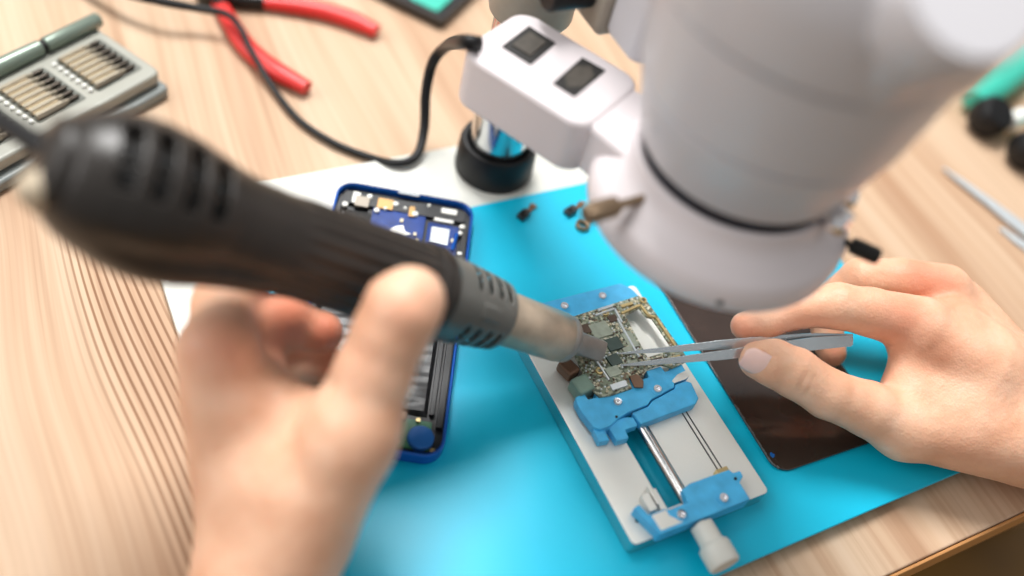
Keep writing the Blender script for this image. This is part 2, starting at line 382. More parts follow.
# switch housing
bl0 = Vector((-39.5, 87, 0)); ang = math.atan2(-.885, .465)
BT = Matrix.Translation(bl0) @ Matrix.Rotation(ang, 4, 'Z')
bm = NB(); prism(bm, rrect(-31, -21.5, 30, 21.5, 9, 8), 106, 131, BT)
on(link('switch_box', bm, 'lamp_white', bevel=2.6, seg=4, angle=50), rl)
bm = NB(); prism(bm, [(22, -15), (22, 15), (50, 20), (50, -20)], 107, 130, BT); on(link('box_neck', bm, 'lamp_white', bevel=3, seg=4), rl)
def quad_on_box(pts, z0, z1):
    return [(p.x, p.y) for p in (at(x, y, 131) for x, y in pts)]
q1 = quad_on_box([(529, 26.5), (555.6, 43.7), (530.6, 65.6), (501, 47)], 0, 0); q2 = quad_on_box([(582, 58), (605.6, 71), (574.4, 97.5), (552.5, 83.7)], 0, 0)
for i, q in enumerate((q1, q2)):
    bm = NB(); prism(bm, q, 129, 131.5); sw = on(link('switch', bm, 'label', bevel=.3), rl)
    c = sum((Vector((x, y)) for x, y in q), Vector((0, 0)))/4
    bm = NB()
    if i == 0:
        prism(bm, [tuple(c+(Vector(p)-c)*.62) for p in q], 131.4, 132.2)
    else:
        a, b_, d, e = [Vector(p) for p in q]
        # printed figure: a worn emblem of an oval with two bars
        prism(bm, [tuple(c+(p_-c)*s_) for p_, s_ in ((a.lerp(b_, .5), .80), (b_.lerp(d, .25), .78), (b_.lerp(d, .75), .80), (d.lerp(e, .5), .80), (e.lerp(a, .25), .78), (e.lerp(a, .75), .80))], 131.4, 131.65)
    on(link('switch_face', bm, 'labelgrey', bevel=.2), sw)
# thumbscrews
def thumbscrew(a_deg, z, r0, r1, m, name='thumbscrew', sc=1.0):
    a = math.radians(a_deg); d = Vector((math.cos(a), math.sin(a), 0)); c = Vector((CX, CY, z))
    bm = NB(); L = r1-r0
    lathe(bm, [(1.7*sc, 0), (1.7*sc, L*.45), (3.4*sc, L*.47), (3.8*sc, L*.55), (3.8*sc, L*.93), (3.2*sc, L), (0, L)], 20, frame_to(c+d*r0, c+d*r1), lambda r, z_, t: r*(1+.06*math.cos(10*t)) if r > 2.5*sc else r, closed=False)
    on(link(name, bm, m, angle=30), rl)
thumbscrew(183, 128, 40, 65, 'brass'); thumbscrew(-50, 121, 41, 62, 'jaw', sc=.8); thumbscrew(-68, 139, 33, 46, 'chrome', sc=1.25); thumbscrew(-48, 139, 33, 44, 'chrome', sc=.9)
# small grub screw on the ring's outer wall
_a = math.radians(238); _c = Vector((CX+50.2*math.cos(_a), CY+50.2*math.sin(_a), 113)); _d = Vector((math.cos(_a), math.sin(_a), 0))
bm = NB(); cyl(bm, _c, _c+_d*.6, 1.5, 1.3); on(link('grub_screw', bm, 'scope_dark'), rl)
# cable: leaves the box, loops down onto the bench and runs past the pliers
cz = TZ+3
cab = [W(480, 44, 372), W(462, 42, 380), at(447, 46, 60), at(433, 62, 40), at(426, 92, 24), at(424, 130, 8), at(416, 156, 2), at(396, 163, 1), at(366, 156, cz), at(330, 141, cz), at(296, 117, cz), at(268, 80, cz+2), at(250, 48, cz+8), at(240, 28, cz+12), at(226, 14, cz+12), at(196, 8, cz+12), at(160, 1, cz+14), at(110, -12, cz+10), at(40, -40, cz)]
bm = NB(); tube(bm, cab, [3.0, 2.9, 2.7, 2.1, 1.9, 1.7, 1.7, 2.6, 3.2], 14, 8); on(link('cable', bm, 'rubber'), rl)

# ------------------------------------------------------------------ clamp fixture
fx = empty('repair_clamp', (-13, -2, 0), label='silver and blue adjustable circuit board clamp on the blue mat', cat='clamp')
bpy.context.view_layer.update()
def part(name, bm, m, parent=fx, **k): return on(link(name, bm, m, **k), parent)
# base plate with a long slot: frame polygons built as four bars around a slot
SL = (-27, -53, -13.5, 34)
bm = NB()
pts_o = rrect(-48.2, -62.2, 21.8, 57.2, 2.2, 4)
o_ = [bm.verts.new((x, y, 9)) for x, y in pts_o]; i_pts = rrect(*[SL[0], SL[1], SL[2], SL[3]], 1.5, 4)
i_ = [bm.verts.new((x, y, 9)) for x, y in i_pts]
for k in range(len(o_)): bm.faces.new((o_[k], o_[(k+1) % len(o_)], i_[(k+1) % len(i_)], i_[k]))
ex = bmesh.ops.extrude_face_region(bm, geom=list(bm.faces)); vs = [g for g in ex['geom'] if isinstance(g, bmesh.types.BMVert)]
bmesh.ops.translate(bm, verts=vs, vec=(0, 0, -9))
bs = part('base', bm, 'brush', bevel=.5, angle=50)
bs.data.materials.append(M['steel'])
for p_ in bs.data.polygons:
    if abs(p_.normal.z) < .5: p_.material_index = 1
bm = NB()
for s in (5.2, 7.4): abox(bm, (s, -22, 9.15), (.45, 62, .3))
part('groove', bm, 'hole', smooth=False)
bm = NB(); lathe(bm, [(2.4, -56), (2.4, 40)], 24, Matrix.Translation((-17.2, 0, 9.6)) @ Matrix.Rotation(-PI/2, 4, 'X')); part('guide_rod', bm, 'steel')
bm = NB(); lathe(bm, [(1.1, 0), (1.1, .4)], 16, Matrix.Translation((-41, -53.2, 8.8))); part('pin_hole', bm, 'hole')
# front block
bm = NB(); prism(bm, [(-42.5, -49.5), (-39.5, -49.2), (-38.2, -54.5), (-30, -54.5), (-29.2, -55.5), (-19.5, -55.5), (-18.6, -49.5), (-13.8, -48.3), (6.5, -48.6), (7.2, -50.6), (10.9, -50.8), (10.9, -53.5), (7.6, -55.5), (7.6, -63.8), (-38, -63.8)], 7.2, 15)
part('front_block', bm, 'blue', bevel=.6, angle=30)
bm = NB(); prism(bm, [(-37.5, -55.2), (-30.3, -55.2), (-30.3, -58), (-26, -62.4), (-37, -62.4)], 14.9, 15.12); part('worn_patch', bm, 'brush', bevel=.05)
bm = NB(); abox(bm, (-34, -49, 11), (3.6, 8, 4)); abox(bm, (-30.8, -47, 11.5), (1.5, 9, 4)); part('stop_tab', bm, 'brush', bevel=.3)
bm = NB(); prism(bm, [(-30.6, -44), (-27.6, -44), (-27.6, -54.5), (-30.6, -54.5)], 9, 12); part('stop_tab', bm, 'brush', bevel=.3)
bm = NB(); prism(bm, [(2, -46), (8, -46), (8, -49), (2, -49)], 9, 12.6); part('stop_tab', bm, 'gold', bevel=.3)
# jaws
def notched(x0, x1, y_lo, y_hi, notches, top=True):
    """front jaw outline with rectangular notches cut in its upper edge"""
    pts = [(x0, y_lo), (x1, y_lo), (x1, y_hi)]
    for a, b, d in sorted(notches, reverse=True): pts += [(b, y_hi), (b, y_hi-d), (a, y_hi-d), (a, y_hi)]
    pts.append((x0, y_hi)); return pts
bm = NB()
prism(bm, [(-42, 3.5), (-41, 5.5), (-36.5, 5.8), (-36.2, 2.5), (-32, 2.5), (-31.6, 5), (-28.5, 5), (-28.2, 1.2), (-23.6, 1.2), (-23.3, 4.4), (-13.8, 4.6), (-13.4, 6.8), (-8, 6.8), (-7.4, 4), (-3.6, 4), (-3, 7.4), (5, 7.4), (5.4, 4.2), (9, 4.2), (9.4, 6.2), (15.2, 6.2), (15.4, -1.5), (12.8, -2.5), (6.2, -2.6), (5.6, -4.4), (-8.6, -6.8), (-11.6, -8.6), (-22.4, -9.2), (-27.8, -10.4), (-33.5, -12.6), (-38.6, -12.6), (-40.8, -10.4), (-42.2, -2)], 10, 15.2)
part('upper_jaw_plate', bm, 'blue', bevel=.5, angle=30)
bm = NB()
prism(bm, [(-40.6, -10.8), (-40.9, -17.2), (-36, -18), (-35.8, -13), (-33.6, -13), (-33.2, -19.6), (-27.4, -20), (-26.9, -15.8), (-20.4, -15.8), (-20.2, -11.5), (-24, -10)], 9.1, 13.6)
part('jaw_lug', bm, 'blue', bevel=.5, angle=30)
bm = NB(); prism(bm, [(-20.2, -9.6), (-11.4, -9.0), (-8.4, -7.2), (5.4, -4.9), (6.4, -3.1), (12.6, -3), (14.8, -4.6), (13.6, -13), (10.6, -15.2), (-19.4, -16.2)], 9.1, 14.6); part('slide_block', bm, 'blue', bevel=.7, angle=30)
bm = NB(); prism(bm, [(5.6, -1.4), (10, .8), (15.3, 1.5), (15.3, -1.6), (12.6, -2.6), (6.2, -2.7)], 14.9, 15.35); part('worn_patch', bm, 'brush', bevel=.05)
bm = NB(); abox(bm, (-31, -15, 11), (4.2, 3.4, 4.6)); abox(bm, (-38.5, -14.5, 11), (4, 3, 3)); part('stop_tab', bm, 'cuphold', bevel=.3)
# far jaw
bm = NB(); prism(bm, [(-46, 40), (-46, 55.5), (-44, 57), (11, 56.4), (14.8, 51.6), (16.4, 45.6), (-11, 44.4), (-11.6, 42), (-30, 41)], 9.1, 15.2); part('far_jaw', bm, 'blue', bevel=.6, angle=30)
for c in ((-25.4, -59.4), (-4.0, -59.4), (-24.6, -3.3), (-3.5, -3.2), (-23, 51.6), (-2.2, 51.5)):
    bm = NB(); lathe(bm, [(2.9, 0), (2.9, .25)], 24, Matrix.Translation((c[0], c[1], 15.1))); part('counterbore', bm, 'blue')
    torx = torx_screw('screw', (c[0], c[1], 15.2), 2.1, 1.3, None); on(torx, fx)
for c in ((-28.5, -9.5), (6.5, -53.5)):
    bm = NB(); lathe(bm, [(.7, 0), (.7, .3)], 12, Matrix.Translation((c[0], c[1], 15.0))); part('pin_hole', bm, 'hole')
# adjusting knob
bm = NB(); KM = Matrix.Translation((-17, -63, 10.5)) @ Matrix.Rotation(PI/2, 4, 'X')
lathe(bm, [(2.2, -4), (2.2, 2.0), (5.0, 2.1), (5.1, 9.6), (5.2, 10.4), (6.6, 11.6), (6.8, 12.6), (6.8, 20), (6.2, 20.8), (0, 20.8)], 48, KM, closed=False)
kn = part('knob', bm, 'plate', angle=30)
bm = NB(); lathe(bm, [(1.1, 0), (1.1, .35)], 16, Matrix.Translation((-17, -67.5, 14.95))); on(link('pin_hole', bm, 'hole'), kn)

# ------------------------------------------------------------------ circuit board held in the clamp
pb = empty('circuit_board', (-8, 25, 15), label='small grey-green phone circuit board gripped in the clamp under the nozzle', cat='circuit board')
bpy.context.view_layer.update()
bm = NB()
outl = [(-33, 6), (-30.5, 44), (-20, 44.6), (15, 46), (17.4, 42), (19, 5.5), (9, 4.2), (5, 7.6), (-2.5, 7.6), (-7.6, 4.4), (-13.5, 6.4), (-15, .8), (-26, .6), (-31.5, 1.5)]
cut = [(.6, 13), (2.6, 37.6), (11.5, 39.2), (12, 34), (14.5, 32), (15, 13)]
def poly_hole(bm, outer, inner, z0, z1):
    """outer polygon with one hole, joined by triangle fill"""
    e = []
    for ring in (outer, inner):
        v = [bm.verts.new((x, y, z1)) for x, y in ring]
        e += [bm.edges.new((v[i], v[(i+1) % len(v)])) for i in range(len(v))]
    bmesh.ops.triangle_fill(bm, use_beauty=True, edges=e)
    ex = bmesh.ops.extrude_face_region(bm, geom=list(bm.faces)); bmesh.ops.translate(bm, verts=[g for g in ex['geom'] if isinstance(g, bmesh.types.BMVert)], vec=(0, 0, z0-z1))
poly_hole(bm, outl, cut, 15.3, 16.3)
on(link('board', bm, 'pcb', smooth=False), pb)
bm = NB()
def band(pts, w):
    for (a, b) in zip(pts, pts[1:]):
        a, b = Vector(a), Vector(b); d = (b-a).normalized(); nrm = Vector((-d.y, d.x))*w/2
        prism(bm, [tuple(a+nrm-d*w/2), tuple(a-nrm-d*w/2), tuple(b-nrm+d*w/2), tuple(b+nrm+d*w/2)], 16.3, 17.5)
band([(1.5, 38.8), (12.4, 40.4), (13.2, 33.6), (16.2, 31.6), (16.6, 13)], 1.1)
on(link('shield_frame', bm, 'gold', smooth=False, bevel=.15), pb)
bm = NB(); band([(-11.5, 41.5), (-1, 42.2), (-1.5, 34.5)], .9); band([(-24, 20), (-23.4, 8)], .9); band([(-2.6, 36), (-3.6, 14.5)], 1.0)
on(link('shield_frame', bm, 'silver', smooth=False, bevel=.15), pb)
def chip(x, y, sx, sy, h, m, rz=0, name='chip', bev=.2):
    b = NB(); abox(b, (x, y, 16.3+h/2), (sx, sy, h), rz); return on(link(name, b, m, smooth=False, bevel=bev), pb)
chip(-11.4, 24.3, 7.4, 6.6, 1.1, 'chip'); chip(-15.6, 16.4, 6, 5.6, 1.0, 'chip', .1); chip(-19.2, 11, 6.6, 5, .9, 'chip2', .05)
chip(-13.6, 33.4, 9.4, 8.2, .8, 'chip2'); chip(-4.6, 37.4, 4.4, 3.6, 1.0, 'compdark'); chip(-6.6, 19, 4.6, 4, .9, 'chip2')
chip(-2.6, 24, 5, 9, .8, 'chip2', 0); chip(-8, 12, 5, 3, .8, 'chip2'); chip(3.8, 9.8, 6, 2.6, .9, 'compdark'); chip(-21, 36, 6, 5, .9, 'compdark'); chip(-23.5, 25, 4, 6, 1.0, 'chip')
chip(6, 42.4, 6.5, 1.6, 1.2, 'gold', 0, 'connector'); chip(-5, 44, 8, 1.4, 1, 'silver', .04, 'connector'); chip(-20.5, 3.6, 8, 3, 1.1, 'silver', 0, 'connector'); chip(13, 8, 5, 2.2, 1.4, 'gold', 0, 'connector')
# ring pads with holes
for (x, y) in ((-6.4, 41.5), (-25, 13.4), (-22.5, 40), (15.6, 42.6)):
    b = NB(); lathe(b, [(1.0, 0), (1.0, .8), (1.7, .8), (1.9, 0)], 20, Matrix.Translation((x, y, 16.3)), closed=False); on(link('solder_ring', b, 'gold'), pb)
seeds = []
for nm, m_, s in (('capacitor', 'comp', (1.5, .8, .7)), ('resistor', 'compdark', (1.1, .7, .5)), ('solder_pad', 'silver', (.8, .8, .5))):
    b = NB(); abox(b, (0, 0, s[2]/2), s); o = link(nm, b, m_, smooth=False, bevel=.1); seeds.append(o)
def inside(x, y, poly):
    c = False; n = len(poly)
    for i in range(n):
        x1, y1 = poly[i]; x2, y2 = poly[i-1]
        if (y1 > y) != (y2 > y) and x < (x2-x1)*(y-y1)/(y2-y1)+x1: c = not c
    return c
occ = [(-11.4, 24.3, 4.6), (-15.6, 16.4, 3.8), (-19.2, 11, 3.8), (-13.6, 33.4, 5.4)]
cnt = 0; tries = 0; placed = []
while cnt < 250 and tries < 30000:
    tries += 1
    x, y = random.uniform(-32, 19), random.uniform(2, 46)
    if not inside(x, y, outl) or inside(x, y, [(-.6, 11.5), (1.6, 39), (13, 40.6), (17.4, 33), (17.6, 11.5)]): continue
    if any(math.hypot(x-a, y-b_) < r for a, b_, r in occ) or any(math.hypot(x-a, y-b_) < 1.35 for a, b_ in placed): continue
    if not all(inside(x+dx, y+dy, outl) for dx, dy in ((1, 0), (-1, 0), (0, 1), (0, -1))): continue
    src = seeds[cnt % 3]; o = src if cnt < 3 else src.copy()
    if cnt >= 3: COL.objects.link(o)
    o.parent = pb; o.location = (Vector((x, y, 16.3))-Vector((-8, 25, 15)))*MM; o.rotation_euler = (0, 0, random.choice((0, PI/2))+.02)
    placed.append((x, y)); cnt += 1
# contact strip and rubber block beside the board
bm = NB(); prism(bm, [(-13.2, 6.4), (-9, 6.4), (-8.2, 2), (-10.2, -1), (-14, .5)], 16.4, 17); on(link('contact_strip', bm, 'cuphold', bevel=.1), pb)
bm = NB(); abox(bm, (-35.6, 9.6, 13.6), (8.4, 8.6, 8), .12); on(link('sage_block', bm, 'sage', bevel=1.2, seg=3), fx).name = 'heat_pad'
bm = NB(); abox(bm, (-36.5, 20.6, 13), (7, 9, 6.4), .3); on(link('pad_holder', bm, 'cuphold', bevel=1.6, seg=3), fx)

# ------------------------------------------------------------------ dismantled phone
PH = Matrix.Translation((-99.2, 82.1, 0)) @ Matrix.Rotation(math.radians(60.9-90), 4, 'Z') @ Matrix.Translation((-34.75, -74.5, 0))
# phone local: x 0..69.5 across, y 0 (bottom) .. 149 (top)
ph = empty('smartphone', (-99.2, 82.1, 0), label='opened blue smartphone with bare boards and battery lying across mat edge', cat='phone')
bpy.context.view_layer.update()
def pp(name, bm, m, parent=ph, **k): return on(link(name, bm, m, **k), parent)
bm = NB()
o1 = rrect(0, 0, 69.5, 149, 9, 6); i1 = rrect(1.5, 1.7, 68.0, 147.2, 7.6, 6)
poly_hole(bm, o1, i1, 0.1, 7.6); bmesh.ops.transform(bm, matrix=PH, verts=bm.verts)
pp('frame', bm, 'phone_blue', bevel=.9, seg=3, angle=50)
bm = NB(); prism(bm, rrect(1.2, 1.2, 68.3, 147.8, 7.8), .1, 4.2, PH); pp('mid_plate', bm, 'phone_black')
LY = lambda l: 149-l
def pbx(name, x0, x1, l0, l1, z0, z1, m, bev=.25, parent=ph):
    b = NB(); prism(b, rrect(x0, LY(l1), x1, LY(l0), .6, 3), z0, z1, PH); return pp(name, b, m, parent, bevel=bev, angle=50)
pbx('top_bracket', 4, 65.5, 5.5, 13.5, 4.2, 6.2, 'phone_black'); pbx('camera_well', 6, 19, 17, 33, 4.2, 5.0, 'hole')
lb = pbx('logic_board', 19.5, 46, 12.5, 41, 4.2, 5.6, 'board_blue'); pbx('logic_board', 47.5, 63, 17, 41, 4.2, 6.0, 'board_blue')
pbx('shield', 49.5, 58.6, 20, 31, 6.0, 6.6, 'silver'); pbx('earpiece', 30, 41, 1.3, 2.4, 7.4, 7.8, 'silver', .1); pbx('flex_cable', 21, 29, 7, 14, 6.2, 6.8, 'copper'); pbx('flex_cable', 37, 40, 9, 16, 6.2, 6.7, 'copper')
pbx('camera', 10, 17, 8.6, 15.5, 6.2, 7.3, 'beige'); pbx('connector', 53, 61, 6.6, 10.2, 6.2, 7.2, 'white'); pbx('connector', 50, 60, 14, 16, 6.1, 7.0, 'white'); pbx('connector', 8.4, 12, 6.0, 13.5, 6.2, 7.0, 'white')
for (x, l, s) in ((5.6, 15.5, 1.5), (10, 8, 1.3), (16.6, 7.4, 1.4), (30, 9.4, 1.4), (21.4, 15.8, 1.4), (25.4, 13.6, .9), (40.4, 13.8, 1.5), (35, 11, .8), (64.6, 17, 1.5), (64, 21.5, 1.2), (65, 35, 1.3), (46.5, 6.4, .9)):
    b = NB(); lathe(b, [(s, 0), (s, .9), (s*.7, 1.2), (0, 1.2)], 16, PH @ Matrix.Translation((x, LY(l), 6.0)), closed=False); pp('screw', b, 'white')
bpts = [(31.5, 24), (35.5, 22), (37, 26), (40, 27), (37, 29.5), (33.5, 28.5), (30, 29), (29.5, 26.5)]
b = NB(); prism(b, [(x, LY(l)) for x, l in bpts][::-1], 5.6, 5.9, PH); pp('solder_patch', b, 'white')
for (x, l) in ((42, 27), (43.4, 31), (41, 34), (60.6, 27), (61.4, 31), (34.4, 19.4)):
    b = NB(); abox(b, (x, LY(l), 6.1), (1.6, 2.2, .8)); bmesh.ops.transform(b, matrix=PH, verts=b.verts); pp('component', b, 'comp', bevel=.1)
b = NB(); tube(b, [PH @ Vector(p) for p in ((62.5, LY(22), 6.6), (61.8, LY(28), 6.6), (61, LY(34), 6.6))], .9, 8, 4); pp('antenna_lead', b, 'phone_blue')
# battery with wrinkled wrap, ribbed end
b = NB(); nx, ny = 30, 60
vg = [[None]*(ny+1) for _ in range(nx+1)]
for i in range(nx+1):
    for j in range(ny+1):
        x = 4.5+i/nx*56; l = 44+j/ny*84.5
        z = 6.6+.22*math.sin(l*1.1+x*.12)+.18*math.sin(x*.35-l*.2)+.12*math.sin(l*.43+x*.5)
        if i in (0, nx) or j in (0, ny): z = 4.2
        vg[i][j] = b.verts.new((x, LY(l), z))
for i in range(nx):
    for j in range(ny): b.faces.new((vg[i][j], vg[i+1][j], vg[i+1][j+1], vg[i][j+1]))
bmesh.ops.transform(b, matrix=PH, verts=b.verts); pp('battery', b, 'battery')
pbx('side_rail', 61.2, 63.4, 44, 128, 4.2, 6.4, 'phone_black'); pbx('side_rail', 64.6, 67.6, 15, 134, 4.2, 7.0, 'phone_black'); pbx('side_rail', 1.6, 4, 15, 134, 4.2, 7.0, 'phone_black')
pbx('charging_board', 8, 63, 131, 145, 4.2, 5.4, 'green'); pbx('flex_cable', 30, 52, 128.5, 132.5, 5.2, 6.6, 'cuphold')
b = NB(); lathe(b, [(5.6, 4.4), (5.6, 7.0), (5.2, 7.4), (0, 7.4)], 40, PH @ Matrix.Translation((59, LY(140), 0)), closed=False); pp('speaker', b, 'speaker')
for (x, l) in ((57, 131.5), (50, 143), (66, 131), (64.6, 145), (48, 136)):
    b = NB(); lathe(b, [(1.1, 0), (1.0, 1.0), (0, 1.0)], 14, PH @ Matrix.Translation((x, LY(l), 5.6)), closed=False); pp('screw', b, 'gold')

# ------------------------------------------------------------------ black glass panel
gl = empty('glass_panel', (72, 18, 0), 0, 'dark brown-black phone screen glass with a chipped edge, under the right hand', 'screen')
bpy.context.view_layer.update()
GM = Matrix.Translation((36.2, -54, 0)) @ Matrix.Rotation(math.radians(-2.0), 4, 'Z')
bm = NB(); prism(bm, rrect(0, 0, 68, 142, (6, 6, 8, 6)), .1, 1.5, GM); on(link('panel', bm, 'glass', bevel=.35), gl)
bm = NB()
for k in range(26):
    t = k/25; l = 3+t*34; x0 = -.15 if l > 8 else 8-math.sqrt(max(0, 64-(8-l)**2))-.2
    w = random.uniform(.3, .9); prism(bm, [(x0-.2, l-1), (x0+w, l-.6+random.uniform(-.3, .3)), (x0+w*.7, l+.5), (x0-.2, l+.9)], 1.3, 1.66+random.uniform(0, .2), GM)
on(link('chipped_edge', bm, 'glassedge', smooth=False), gl)
bm = NB(); prism(bm, [(2.2, 7.6), (3.4, 8), (4.2, 9.2), (3.4, 9.6), (3.2, 10.6), (2.2, 10.2), (1.7, 9)], 1.5, 1.58, GM); on(link('blue_spot', bm, 'speaker'), gl)

# ------------------------------------------------------------------ hot air gun
g0 = at(598, 350, 21.5); g1 = W(150, 198, 300); GL_ = (g1-g0).length
toC = (Vector(CAM)-(g0+g1)/2)
GF = frame_to(g0, g1, toC)       # local: z along the gun from the nozzle, x towards the viewer
S = GL_/205.0
gun = empty('hot_air_gun', tuple(g0), label='black hand-held hot air gun with metal nozzle aimed at the circuit board', cat='hot air gun')
bpy.context.view_layer.update()
def gp(name, bm, m, parent=gun, **k): return on(link(name, bm, m, **k), parent)
def gla(prof, n=48, **k):
    b = NB(); lathe(b, [(r, s*S) for r, s in prof], n, GF, **k); return b
# nozzle tip (rounded square outlet) and heater tube
def sq(r, z, a): return r/max(abs(math.cos(a)), abs(math.sin(a)))**.55 if z < 16*S and r < 7 else r
gp('nozzle', gla([(3.2, 6), (3.4, 0), (5.0, 0), (5.2, 12), (5.8, 17), (9.2, 19.5), (10.4, 21), (10.6, 24.5), (10.2, 25)], 48, rfun=sq, closed=False), 'nozzle', angle=30)
gp('heater_tube', gla([(10.3, 24), (11, 25.4), (11.1, 44), (11.4, 56), (11.4, 66)], 64), 'heater', angle=30)
prof = [(11.3, 61.5), (13.6, 61.6), (14.4, 62.4)]
for k in range(1, 61): 
    s = 62.4+k*(97-62.4)/60; prof.append((14.4+3.2*((s-62.4)/34.6)**.8, s))
slots = [(65, 67.4), (70.6, 73.0), (76.2, 78.8), (82, 84.6)]
def barrel_skip(z, a):
    s = z/S; a = (a+PI) % (2*PI)-PI
    if any(p <= s <= q for p, q in slots):
        return any(abs(((a-c)+PI) % (2*PI)-PI) < .42 for c in (math.radians(52), math.radians(-50), math.radians(180), math.radians(120), math.radians(-120)))
    return False
br = gp('barrel', gla(prof, 96, closed=False, skip=barrel_skip), 'gunfront', angle=30)
sm = br.modifiers.new('wall', 'SOLIDIFY'); sm.thickness = .0008; sm.offset = -1
gp('inner_sleeve', gla([(10.6, 63), (12.6, 94)], 48), 'hole')
b = NB(); # raised plate between slot rows
for k in range(1): lathe(b, [(15.2, 71*S), (16.2, 71.3*S), (16.9, 80.5*S), (15.8, 81*S)], 96, GF, closed=False, skip=lambda z, a: abs(((a+PI) % (2*PI))-PI) > .2)
bb = gp('badge', b, 'gunfront'); bb.modifiers.new('wall', 'SOLIDIFY').thickness = .0008
# grip: ribbed, flowing into the swollen rear
def grip_r(s):
    return float(np.interp(s, [94, 97, 104, 135, 162, 174, 182, 190, 198, 207, 215, 222, 227, 231, 233], [17.6, 18.2, 17.3, 17.0, 17.0, 17.6, 18.8, 21.0, 22.9, 23.9, 23.6, 22.0, 19.8, 17.2, 14.5]))
def grip_fun(r, z, a):
    s = z/S; rr = r
    if 102 < s < 160: rr += .5*math.cos(20*a)*min(1, (s-102)/6)*min(1, (160-s)/6)
    a2 = (a-math.radians(-78)+PI) % (2*PI)-PI           # lower lobe of the rear
    if s > 150: rr += 3.4*math.exp(-(a2/.5)**2)*math.sin(min(1, (s-150)/70)*PI)
    a3 = (a-math.radians(-48)+PI) % (2*PI)-PI
    if s > 148: rr -= 3.0*math.exp(-(a3/.17)**2)*math.sin(min(1, (s-148)/76)*PI)
    return rr
ss = np.linspace(94, 233, 150)
vent_s = [(188.5, 193.5), (198, 203.2), (207.6, 213), (217.4, 222.6)]
def grip_skip(z, a):
    s = z/S; a = math.degrees((a+PI) % (2*PI)-PI)
    return any(p <= s <= q for p, q in vent_s) and any(lo < a < hi for lo, hi in ((0, 18), (20, 38), (40, 58)))
gr = gp('grip', gla([(grip_r(s), s) for s in ss], 180, rfun=grip_fun, closed=False, skip=grip_skip), 'gun', angle=50)
sm = gr.modifiers.new('wall', 'SOLIDIFY'); sm.thickness = .0018; sm.offset = -1
gp('inner_sleeve', gla([(13.4, 96), (13.6, 175), (16.6, 190), (19.0, 206), (18, 220), (11, 230)], 48), 'hole')
for s0 in (97, 101): gp('grip_ring', gla([(17.2, s0-1), (18.6, s0-.6), (18.6, s0+.8), (17.2, s0+1.2)], 96, closed=False), 'gun')
gp('rear_cap', gla([(16.4, 228), (16.6, 230), (14.6, 236), (11, 238), (0, 238.6)], 64, closed=False), 'gun', angle=60)
# cream hanging plug and cable at the rear
ax = (g1-g0).normalized(); rx = Vector((GF[0][0], GF[1][0], GF[2][0])); ry = Vector((GF[0][1], GF[1][1], GF[2][1]))
def gpt(s, x, y): return g0+ax*(s*S)+rx*x+ry*y
b = NB(); c0 = gpt(230, 7, -10 if ry.dot(Vector(RC[1])) > 0 else 10)
bmesh.ops.create_uvsphere(b, u_segments=24, v_segments=16, radius=1, matrix=Matrix.Translation(W(42, 190, 276)) @ Matrix.Diagonal((7, 6, 6, 1))); gp('end_plug', b, 'cream')
b = NB(); tube(b, [gpt(226, 0, 0), W(52, 152, 285), W(28, 138, 287), W(2, 122, 292), W(-40, 96, 300), W(-120, 80, 320), W(-330, 60, 420)], [6.4, 5.2, 3.6, 3.2, 3.2, 3.2, 3.2], 16, 8); gp('cable', b, 'rubber')

# ------------------------------------------------------------------ tweezers
tw = empty('tweezers', tuple(at(622, 353, 17)), label='fine steel tweezers pinched in the right hand, tips on the board', cat='tweezers')
bpy.context.view_layer.update()
def arm(pts, name='prong'):
    b = NB(); st = []
    P = [W(x, y, d) for x, y, d, w in pts]; ups = Vector(RC[1])
    for i, (p, q) in enumerate(zip(P, pts)):
        t = (P[min(i+1, len(P)-1)]-P[max(i-1, 0)]).normalized()
        wv = (ups-ups.dot(t)*t).normalized(); tv = t.cross(wv)
        st.append((p, wv*q[3], tv*(.35+q[3]*.28)))
    strip(b, st, None); return on(link(name, b, 'tweez', smooth=False, bevel=.15), tw)
dd = at(622, 354, 17.6); d0 = -(RC[2] @ (np.array(dd)-CAM))
arm([(618, 353.6, d0, .25), (640, 351.6, d0-1, .8), (680, 348.4, d0-2, 1.5), (720, 344.6, d0-2, 2.0), (770, 341, d0-1, 2.6), (815, 339.5, d0+1, 3.0), (852, 339.5, d0+4, 2.6)])
arm([(617, 365.6, d0-2, .25), (640, 363.6, d0-4, .9), (680, 359.6, d0-8, 1.5), (720, 355.4, d0-12, 2.0), (770, 349, d0-12, 2.5), (815, 343.5, d0-6, 2.9), (850, 340.5, d0+1, 2.6)])
b = NB(); cyl(b, W(838, 339.6, d0+4), W(851, 339.5, d0+5), 2.4, 2.4); on(link('joint', b, 'tweez', bevel=.4), tw)

